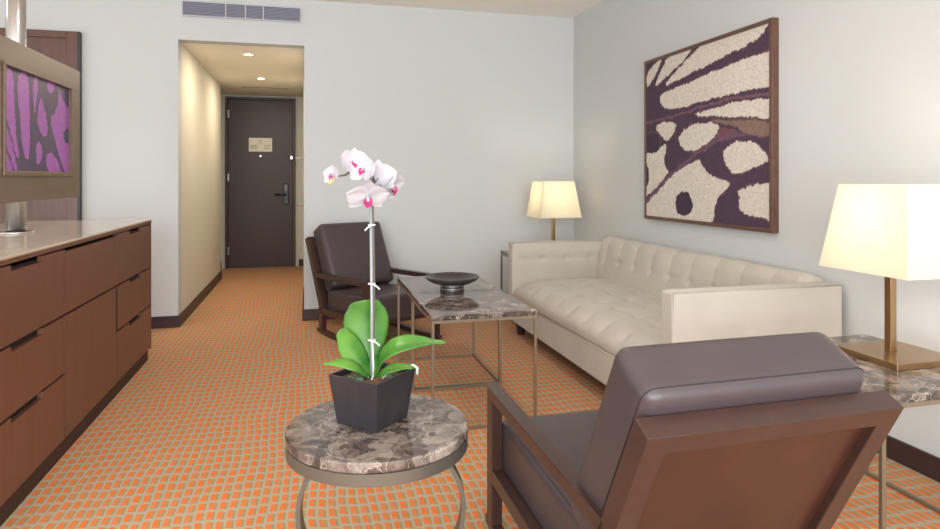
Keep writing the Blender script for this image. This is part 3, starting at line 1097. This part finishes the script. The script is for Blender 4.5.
sp = tube(bmesh.new(), [(0.008, SAT + 0.002, 0.259), (0.008, SY1 - SY0 - SAT - 0.002, 0.259)], 0.005, 8)
obj('seam_piping', sp, M_PIPING, sf, smooth=True)
for fx in (0.075, SX1 - SX0 - 0.075):
    for fy in (0.07, SY1 - SY0 - 0.07):
        obj('foot', lathe(bmesh.new(), [(0.0, 0), (0.026, 0), (0.042, 0.10), (0, 0.10)], fx, fy, 24), M_FOOT, sf, smooth=False)

# ------------------------------------------------------------------ coffee and side tables: marble slab on a square bar frame
def bar_table(name, label, cat, x0, x1, y0, y1, zt, group, skip=(), slab=0.022, b=0.013):
    t = thing(name, label, cat, (x0, y0, 0), 0, group)
    w_, d_ = x1 - x0, y1 - y0
    top = obj('tabletop', B(0.0, w_, 0.0, d_, zt - slab, zt), M_MARBLE, t, bevel=0.002, label='polished brown marble slab')
    fz = zt - slab
    up = bmesh.new()
    box(up, 0, w_, 0, b, fz - b, fz)
    box(up, 0, w_, d_ - b, d_, fz - b, fz)
    box(up, 0, b, b, d_ - b, fz - b, fz)
    box(up, w_ - b, w_, b, d_ - b, fz - b, fz)
    obj('top_frame', up, M_BRONZE, t, bevel=0.001, seg=1)
    for ax in (0, w_ - b):
        for ay in (0, d_ - b):
            obj('leg', B(ax, ax + b, ay, ay + b, 0, fz - b), M_BRONZE, t, bevel=0.001, seg=1)
    for nm, q in (('front', (b, w_ - b, 0, b)), ('back', (b, w_ - b, d_ - b, d_)), ('left', (0, b, b, d_ - b)), ('right', (w_ - b, w_, b, d_ - b))):
        if nm in skip:
            continue
        obj('rail', B(*q, 0.0, b), M_BRONZE, t, bevel=0.001, seg=1)
    return t
bar_table('coffee_table', 'marble topped coffee table nearer to us, beside the sofa', 'coffee table', 0.516, 0.999, 2.69, 3.248, 0.508, 'pair of marble coffee tables', skip=('left', 'right'))
bar_table('coffee_table', 'marble topped coffee table farther from us, in front of the back armchair', 'coffee table', 0.522, 1.005, 3.260, 3.82, 0.508, 'pair of marble coffee tables', skip=('left',))
bar_table('side_table', 'marble side table at right edge holding the larger looking lamp', 'side table', 1.478, 2.02, 1.36, 1.93, 0.52, 'marble lamp tables')
bar_table('side_table', 'slim framed lamp table between the far sofa arm and the back wall', 'side table', 1.515, 2.06, 4.43, 4.93, 0.52, 'marble lamp tables')

# ------------------------------------------------------------------ table lamps
def lamp(label, x, y, group, ox=0.0, oy=0.0):
    t = thing('table_lamp', label, 'lamp', (x, y, 0.52), 0, group)
    obj('base', B(ox - 0.117, ox + 0.138, oy - 0.130, oy + 0.118, 0.0, 0.02), M_BRASS, t, bevel=0.002, label='brass base plate')
    po = B(ox - 0.012, ox + 0.012, oy - 0.012, oy + 0.012, 0.02, 0.40)
    obj('pole', po, M_BRASS, t, bevel=0.001, label='square brass pole')
    sh = bmesh.new()
    b_, t_, z0, z1 = 0.168, 0.126, 0.282, 0.562
    th = 0.0025
    rings = []
    for hs, z in ((b_, z0), (t_, z1), (t_ - th, z1), (b_ - th, z0)):
        rings.append([sh.verts.new((sx * hs, sy * hs, z)) for sx, sy in ((-1, -1), (1, -1), (1, 1), (-1, 1))])
    for a, b in zip(rings, rings[1:] + rings[:1]):
        for i in range(4):
            sh.faces.new((a[i], a[(i + 1) % 4], b[(i + 1) % 4], b[i]))
    obj('lampshade', sh, M_SHADE, t, label='white tapered square shade')
    obj('bulb', lathe(bmesh.new(), [(0.0, 0.40), (0.013, 0.40), (0.014, 0.43), (0.028, 0.455), (0.03, 0.475), (0.022, 0.495), (0, 0.503)], ox, oy, n=20), M_BULB, t, smooth=True)
    ld = bpy.data.lights.new('bulb_light', 'POINT')
    ld.energy = 5.2
    ld.color = (1.0, 0.92, 0.78)
    ld.shadow_soft_size = 0.05
    lo = bpy.data.objects.new('bulb_light', ld)
    C.objects.link(lo)
    lo.parent = t
    lo.location = (ox, oy, 0.455)
    return t
lamp('lit table lamp with square white shade near the right edge, on the side table', 1.873, 1.652, 'square shaded table lamps', -0.033, 0.012)
lamp('lit table lamp with square white shade in the corner behind the sofa', 1.872, 4.68, 'square shaded table lamps')

# ------------------------------------------------------------------ footed bowl
bw = thing('footed_bowl', 'dark shallow bowl on a banded foot standing across the two coffee tables', 'bowl', (0.738, 3.272, 0.508))
pr = [(0.0, 0.048), (0.06, 0.048), (0.10, 0.062), (0.135, 0.082), (0.143, 0.088), (0.145, 0.084), (0.13, 0.066), (0.10, 0.048), (0.062, 0.038), (0.0, 0.038)]
pr = [(r_, 0.036 + (z_ - 0.038) * 0.86) for r_, z_ in pr]
obj('dish', lathe(bmesh.new(), pr, n=64, cap=False), M_BOWL, bw, smooth=True)
obj('foot', lathe(bmesh.new(), [(0.0, 0.0), (0.062, 0.0), (0.064, 0.003), (0.060, 0.012), (0.058, 0.024), (0.06, 0.036), (0.062, 0.039), (0, 0.039)], n=48), M_BOWL, bw, smooth=True)
for z in (0.012, 0.027):
    obj('band', lathe(bmesh.new(), [(0.0595, z), (0.0635, z + 0.001), (0.0635, z + 0.008), (0.0595, z + 0.009)], n=48, cap=False), M_BAND, bw, smooth=True, label='pale metal band')

# ------------------------------------------------------------------ round marble side table
RX, RY, RZ, RR = 0.184, 1.722, 0.44, 0.243
rt = thing('round_table', 'round marble topped side table on a curved metal hoop holding the orchid', 'side table', (RX, RY, 0))
obj('tabletop', lathe(bmesh.new(), [(0.0, RZ - 0.026), (RR - 0.003, RZ - 0.026), (RR, RZ - 0.022), (RR, RZ - 0.004), (RR - 0.003, RZ), (0.0, RZ)], n=96), M_MARBLE, rt, label='polished brown marble disc')
obj('rim_band', lathe(bmesh.new(), [(RR - 0.012, RZ - 0.026), (RR - 0.001, RZ - 0.027), (RR - 0.001, RZ - 0.057), (RR - 0.012, RZ - 0.057), (RR - 0.012, RZ - 0.026)], n=96, cap=False), M_GUNMETAL, rt, smooth=False)
hp = bmesh.new()
n = 72
rings = []
ca, rxo, rzo, bwid, bth = 0.21, 0.226, 0.2095, 0.045, 0.012
ang = math.radians(-9)
for i in range(n):
    a = 2 * PI * i / n
    row = []
    for rr, yy in ((0, -bwid / 2), (0, bwid / 2), (-bth, bwid / 2), (-bth, -bwid / 2)):
        x = 0.010 + (rxo + rr) * math.cos(a)
        z = ca + (rzo + rr) * math.sin(a)
        z = min(z, RZ - 0.040) if rr == 0 else min(z, RZ - 0.040 - bth)
        row.append(hp.verts.new((x * math.cos(ang) - yy * math.sin(ang), x * math.sin(ang) + yy * math.cos(ang), z)))
    rings.append(row)
for i in range(n):
    a, b = rings[i], rings[(i + 1) % n]
    for k in range(4):
        hp.faces.new((a[k], a[(k + 1) % 4], b[(k + 1) % 4], b[k]))
obj('hoop_leg', hp, M_GUNMETAL, rt, smooth=False)
obj('foot_plate', lathe(bmesh.new(), [(0, 0), (0.12, 0), (0.12, 0.006), (0, 0.006)], n=48), M_GUNMETAL, rt)

# ------------------------------------------------------------------ orchid
OX, OY = 0.171, 1.748
orc = thing('potted_orchid', 'white orchid in a black square tapered pot on the round marble table', 'potted plant', (OX, OY, RZ))
pot = bmesh.new()
hb_, ht_, hh = 0.0953, 0.1187, 0.134
loops = []
for hs, z in ((hb_, 0.0), (ht_, hh), (ht_ - 0.009, hh), (ht_ - 0.013, hh - 0.03), (hb_ - 0.01, 0.012)):
    loops.append([pot.verts.new((hs * math.cos(a), hs * math.sin(a), z)) for a in (0, PI / 2, PI, 1.5 * PI)])
for a, b in zip(loops, loops[1:]):
    for i in range(4):
        pot.faces.new((a[i], a[(i + 1) % 4], b[(i + 1) % 4], b[i]))
pot.faces.new(loops[0])
pot.faces.new(loops[-1])
obj('pot', pot, M_BLACKPOT, orc, bevel=0.0015, label='black square tapered pot')
def bumpy(rad, z, amp, cx=0, cy=0, n=22, seed=0):
    bm = bmesh.new()
    g = {}
    for i in range(n + 1):
        for j in range(n + 1):
            a, b = -1 + 2 * i / n, -1 + 2 * j / n
            x, y = (a - b) / 2 * rad, (a + b) / 2 * rad
            zz = z + amp * mnoise.noise(Vector((x * 55 + seed, y * 55, 3))) + amp * 0.6 * mnoise.noise(Vector((x * 120 + seed, y * 120, 9)))
            g[i, j] = bm.verts.new((cx + x, cy + y, zz))
    for i in range(n):
        for j in range(n):
            bm.faces.new((g[i, j], g[i + 1, j], g[i + 1, j + 1], g[i, j + 1]))
    return bm
obj('potting_mix', bumpy(ht_ - 0.0125, hh - 0.016, 0.007), M_BARK, orc, smooth=True)
obj('moss', bumpy(0.04, hh - 0.011, 0.010, -0.05, -0.02, 14, 5), M_MOSS, orc, smooth=True, label='grey green moss')
obj('moss', bumpy(0.028, hh - 0.011, 0.010, 0.05, -0.01, 12, 9), M_MOSS, orc, smooth=True, label='grey green moss')

def bez(p, t):
    p = [Vector(q) for q in p]
    while len(p) > 1:
        p = [a.lerp(b, t) for a, b in zip(p, p[1:])]
    return p[0]
def leaf(ctrl, width, side, fold=0.25, n=44, m=10, prof=None, th=0.0022):
    """ctrl: spine; side: direction of the blade's width"""
    bm = bmesh.new()
    side = Vector(side).normalized()
    rows = []
    for i in range(n + 1):
        t = i / n
        c = bez(ctrl, t)
        tg = (bez(ctrl, min(1, t + 0.01)) - bez(ctrl, max(0, t - 0.01))).normalized()
        s = (side - tg * side.dot(tg)).normalized()
        nn = s.cross(tg)
        t2 = t ** 0.999 * (len(prof) - 1)
        k = min(len(prof) - 2, int(t2))
        f = t2 - k
        if k == len(prof) - 2:                      # rounded tip
            w_ = width * max(0.03, prof[k] * math.sqrt(max(0.0, 1 - f * f)))
        else:
            f = f * f * (3 - 2 * f) * 0.5 + f * 0.5
            w_ = width * (prof[k] * (1 - f) + prof[k + 1] * f)
        row = []
        for j in range(m + 1):
            q = -1 + 2 * j / m
            row.append(bm.verts.new(c + s * (q * w_) + nn * (fold * w_ * (abs(q) ** 1.3))))
        rows.append(row)
    for a, b in zip(rows, rows[1:]):
        for j in range(m):
            bm.faces.new((a[j], a[j + 1], b[j + 1], b[j]))
    o = obj('leaf', bm, M_LEAF, orc, smooth=True)
    md = o.modifiers.new('thick', 'SOLIDIFY')
    md.thickness = th
    md.offset = 0
    return o
zb_ = hh - 0.02
# tall upright leaf, its face to us
leaf([(0.0, 0.012, zb_), (-0.006, 0.02, zb_ + 0.09), (-0.016, 0.03, zb_ + 0.16), (-0.020, 0.016, zb_ + 0.212)], 0.062, (1, 0.05, 0.10), -0.18, prof=[0.22, 0.30, 0.48, 0.70, 0.88, 0.98, 1.0, 0.93, 0.72, 0.0])
# dark leaf leaning left
leaf([(-0.008, 0.0, zb_), (-0.03, 0.0, zb_ + 0.05), (-0.062, 0.0, zb_ + 0.09), (-0.086, -0.01, zb_ + 0.142)], 0.034, (0.75, 0.35, 0.55), -0.25, prof=[0.3, 0.5, 0.72, 0.9, 1.0, 0.98, 0.86, 0.6, 0.0])
# low leaf reaching left
leaf([(-0.01, -0.01, zb_), (-0.04, -0.02, zb_ + 0.070), (-0.09, -0.03, zb_ + 0.058), (-0.134, -0.03, zb_ + 0.058)], 0.024, (0, 1, 0.5), -0.2, prof=[0.3, 0.6, 0.85, 1.0, 0.95, 0.75, 0.5, 0.25, 0.0])
# long leaf arching right
leaf([(0.008, 0.0, zb_), (0.016, -0.01, zb_ + 0.10), (0.10, -0.02, zb_ + 0.104), (0.200, -0.03, zb_ + 0.092)], 0.034, (-0.1, 0.95, 0.40), -0.16, prof=[0.35, 0.5, 0.62, 0.8, 0.98, 1.0, 0.9, 0.62, 0.28, 0.0])
# short lower right leaf
leaf([(0.012, -0.01, zb_), (0.04, -0.015, zb_ + 0.034), (0.08, -0.02, zb_ + 0.034), (0.110, -0.02, zb_ + 0.026)], 0.018, (0, 1, 0.4), -0.2, prof=[0.4, 0.7, 0.95, 1.0, 0.8, 0.5, 0.0])
obj('leaf_sheath', tube(bmesh.new(), [(0.002, 0.004, zb_ - 0.01), (0.002, 0.006, zb_ + 0.03), (0.004, 0.008, zb_ + 0.06)], [0.018, 0.016, 0.008], 12), M_LEAF, orc, smooth=True)

ztop = 0.637
obj('stake', tube(bmesh.new(), [(-0.004, -0.014, zb_ - 0.01), (-0.003, -0.012, 0.3), (-0.006, -0.01, ztop - 0.02)], 0.0042, 10), M_STAKE, orc, smooth=True, label='grey support stake')
obj('flower_stem', tube(bmesh.new(), [(-0.006, 0.004, zb_), (-0.004, -0.004, 0.16), (0.004, -0.006, 0.3), (0.003, -0.004, 0.45), (0.0, -0.006, 0.6), (0.004, -0.006, 0.66),
                                     (-0.02, -0.01, 0.70), (-0.05, -0.02, 0.69), (-0.075, -0.03, 0.672), (-0.10, -0.03, 0.665)],
                            [0.004, 0.004, 0.0036, 0.0034, 0.003, 0.003, 0.0028, 0.0024, 0.002, 0.0016], 8), M_STEM, orc, smooth=True)
def torus(r, rr, z, x, y, mat, name, label):
    pts = [(x + r * math.cos(2 * PI * k / 14), y + r * math.sin(2 * PI * k / 14), z) for k in range(15)]
    obj(name, tube(bmesh.new(), pts, rr, 6), mat, orc, smooth=True, label=label)
torus(0.0075, 0.003, 0.595, -0.005, -0.010, M_CLIP, 'clip', 'green clip')
for z, dx in ((0.535, -1), (0.375, 1), (0.222, 1)):
    tb = bmesh.new()
    pts = [(-0.003 + 0.0085 * math.cos(2 * PI * k / 12), -0.010 + 0.0085 * math.sin(2 * PI * k / 12), z) for k in range(13)]
    tube(tb, pts, 0.0022, 6)
    tube(tb, [(-0.003, -0.0185, z), (-0.003 + dx * 0.012, -0.021, z - 0.006), (-0.003 + dx * 0.02, -0.022, z - 0.014)], 0.0022, 6)
    obj('tie', tb, M_WHITE, orc, smooth=True, label='white plant tie')
obj('wire', tube(bmesh.new(), [(-0.002, -0.0175, 0.222), (0.0, -0.0185, 0.15), (-0.001, -0.02, zb_ + 0.01), (-0.012, -0.03, zb_ - 0.004), (-0.02, -0.038, zb_ - 0.006)], 0.0022, 6), M_ROOT, orc, smooth=True, label='white wire')
obj('root', tube(bmesh.new(), [(0.02, -0.02, zb_ + 0.0), (0.05, -0.012, zb_ + 0.026), (0.085, -0.006, zb_ + 0.024), (0.112, -0.006, zb_ + 0.03), (0.122, -0.012, zb_ + 0.022), (0.121, -0.016, zb_ + 0.006)],
                        [0.003, 0.0035, 0.0035, 0.004, 0.004, 0.0025], 8), M_ROOT, orc, smooth=True, label='pale aerial root')

def petal_bm(L, Wd, cup, n=12, m=8, shape=1.0, ruff=0.0):
    bm = bmesh.new()
    rows = []
    for i in range(n + 1):
        t = i / n
        w_ = Wd * (max(0.0, math.sin(PI * (0.04 + 0.955 * t) ** shape))) ** 0.8
        row = []
        for j in range(m + 1):
            q = -1 + 2 * j / m
            z = cup * L * (t * (1 - t) * 1.6 - 0.25 * t * t) + 0.10 * w_ * q * q - ruff * math.sin(5 * q + 3 * t)
            row.append(bm.verts.new((q * w_, t * L, z)))
        rows.append(row)
    for a, b in zip(rows, rows[1:]):
        for j in range(m):
            bm.faces.new((a[j], a[j + 1], b[j + 1], b[j]))
    return bm
def flower(center, face, up=(0, 0, 1), size=1.0, open_=1.0, fold=0.0):
    face = Vector(face).normalized()
    up = Vector(up)
    x = up.cross(face).normalized()
    y = face.cross(x)
    R = Matrix((x, y, face)).transposed().to_4x4()
    root = bpy.data.objects.new('flower', None)
    C.objects.link(root)
    root.empty_display_size = 0.01
    root.parent = orc
    root.matrix_local = Matrix.Translation(center) @ R
    def put(bm, rz, tilt, mat, name, lift=0.0):
        bm.transform(Matrix.Translation((0, 0, lift)) @ Matrix.Rotation(rz, 4, 'Z') @ Matrix.Rotation(tilt, 4, 'X') @ Matrix.Scale(size, 4))
        return obj(name, bm, mat, root, smooth=True)
    for a in (0, math.radians(128), math.radians(-128)):          # sepals behind
        put(petal_bm(0.046, 0.0155, -0.15), a, 0.12 + fold, M_PETAL, 'petal', -0.002)
    for a in (math.radians(74), math.radians(-74)):               # two broad petals
        put(petal_bm(0.049, 0.029, -0.12, shape=0.85, ruff=0.0012), a, 0.1 + fold * 0.6, M_PETAL, 'petal', 0.001)
    lip = bmesh.new()
    for a, l_, w_, tl_ in ((PI, 0.022, 0.009, 0.8), (PI - 0.9, 0.017, 0.009, 1.0), (PI + 0.9, 0.017, 0.009, 1.0)):
        q = petal_bm(l_, w_, 0.5, 8, 6)
        q.transform(Matrix.Rotation(a, 4, 'Z') @ Matrix.Rotation(tl_, 4, 'X'))
        me = bpy.data.meshes.new('tmp')
        q.to_mesh(me)
        q.free()
        lip.from_mesh(me)
        bpy.data.meshes.remove(me)
    put(lip, 0, 0, M_MAGENTA, 'lip', 0.004)['label'] = 'magenta lip'
    col = tube(bmesh.new(), [(0, 0, 0), (0, 0.001, 0.008), (0, -0.002, 0.013)], [0.004, 0.0045, 0.003], 8)
    put(col, 0, 0, M_PETAL, 'column', 0.0)
def pedicel(a, b):
    a, b = Vector(a), Vector(b)
    mid = (a + b) / 2 + Vector((0, 0, -0.01))
    obj('flower_stalk', tube(bmesh.new(), [a, mid, b], 0.0014, 6), M_STEM, orc, smooth=True)
# centre, facing
FL = [((-0.104, -0.03, 0.668), (-0.80, -0.55, 0.15), 0.72, 0.35),
      ((-0.058, -0.025, 0.703), (0.45, -0.85, 0.15), 0.98, 0.40),
      ((-0.026, -0.048, 0.682), (-0.62, -0.72, 0.15), 0.95, 0.30),
      ((0.016, -0.012, 0.664), (0.45, 0.80, 0.25), 1.08, 0.05),
      ((0.050, 0.004, 0.638), (0.72, -0.50, -0.48), 1.15, 0.0),
      ((-0.018, -0.036, 0.612), (0.10, -0.74, -0.66), 1.25, -0.1)]
for c_, f_, s_, fo in FL:
    flower(c_, f_, size=s_, fold=fo)
    base_ = Vector(c_) - Vector(f_).normalized() * 0.004
    tgt = Vector((-0.045, -0.018, 0.69)) if c_[0] < -0.03 else Vector((0.0, -0.008, 0.66))
    pedicel(tgt, base_)
bud = tube(bmesh.new(), [(-0.10, -0.03, 0.665), (-0.113, -0.032, 0.650), (-0.121, -0.034, 0.648)], [0.002, 0.006, 0.002], 8)
obj('bud', bud, plain('bud_green', (176, 170, 110), 0.5), orc, smooth=True, label='small green bud')

# ------------------------------------------------------------------ light
def area(name, loc, rot, sx, sy, power, col=(1, 1, 1)):
    ld = bpy.data.lights.new(name, 'AREA')
    ld.shape = 'RECTANGLE'
    ld.size, ld.size_y = sx, sy
    ld.energy = power
    ld.color = col
    o = bpy.data.objects.new(name, ld)
    C.objects.link(o)
    o.location = loc
    o.rotation_euler = rot
    return o
area('daylight_rear', (-0.8, YF - 0.35, 1.3), (PI / 2, 0, 0), 5.6, 2.1, 390, (0.90, 0.96, 1.0))
area('daylight_left', (XL - 0.35, 1.5, 1.3), (PI / 2, 0, -PI / 2), 4.2, 2.1, 60, (0.88, 0.95, 1.0))
def spot(name, x, y, z, power, size=2.2, col=(1.0, 0.82, 0.58)):
    ld = bpy.data.lights.new(name, 'SPOT')
    ld.energy = power
    ld.spot_size = size
    ld.spot_blend = 0.5
    ld.color = col
    ld.shadow_soft_size = 0.04
    o = bpy.data.objects.new(name, ld)
    C.objects.link(o)
    o.location = (x, y, z)
    return o
for x, y in ((-0.48, 5.55), (-0.47, 6.84)):
    a_ = area('downlight_beam', (x, y, HZC - 0.012), (0, 0, 0), 0.08, 0.08, 9, (1.0, 0.87, 0.68))
    a_.data.shape = 'DISK'
# unseen ceiling lamps, added to even out the light in the room
k_ = 2
for x, y in ((-0.4, 0.2), (0.9, 0.2), (-0.4, 2.4), (0.9, 2.6), (-2.6, 1.5), (-2.6, 3.6)):
    struct('trim_%d' % k_, lathe(bmesh.new(), [(0, ZC - 0.003), (0.05, ZC - 0.003), (0.05, ZC - 0.0005), (0, ZC - 0.0005)], x, y, 24), M_DOWN)
    k_ += 1
    spot('added_room_lamp', x, y, ZC - 0.02, 22, 2.6, (1.0, 0.96, 0.91))

wld = bpy.data.worlds.new('World')
SC.world = wld
wld.use_nodes = True
wld.node_tree.nodes['Background'].inputs[0].default_value = (0.75, 0.85, 1.0, 1)
wld.node_tree.nodes['Background'].inputs[1].default_value = 1.0

# ------------------------------------------------------------------ camera
cam = bpy.data.cameras.new('camera')
cam.sensor_width = 36.0
cam.sensor_fit = 'HORIZONTAL'
cam.lens = 634.0 / 940.0 * 36.0
cam.shift_y = -85.5 / 940.0
cam.clip_start = 0.02
co = bpy.data.objects.new('camera', cam)
C.objects.link(co)
co.location = (0, 0, 1.1)
co.rotation_euler = (PI / 2, 0, -0.25)
SC.camera = co

SC.view_settings.view_transform = 'Standard'
SC.view_settings.look = 'None'
SC.view_settings.gamma = 1
SC.view_settings.use_curve_mapping = False
SC.view_settings.exposure = 0.0
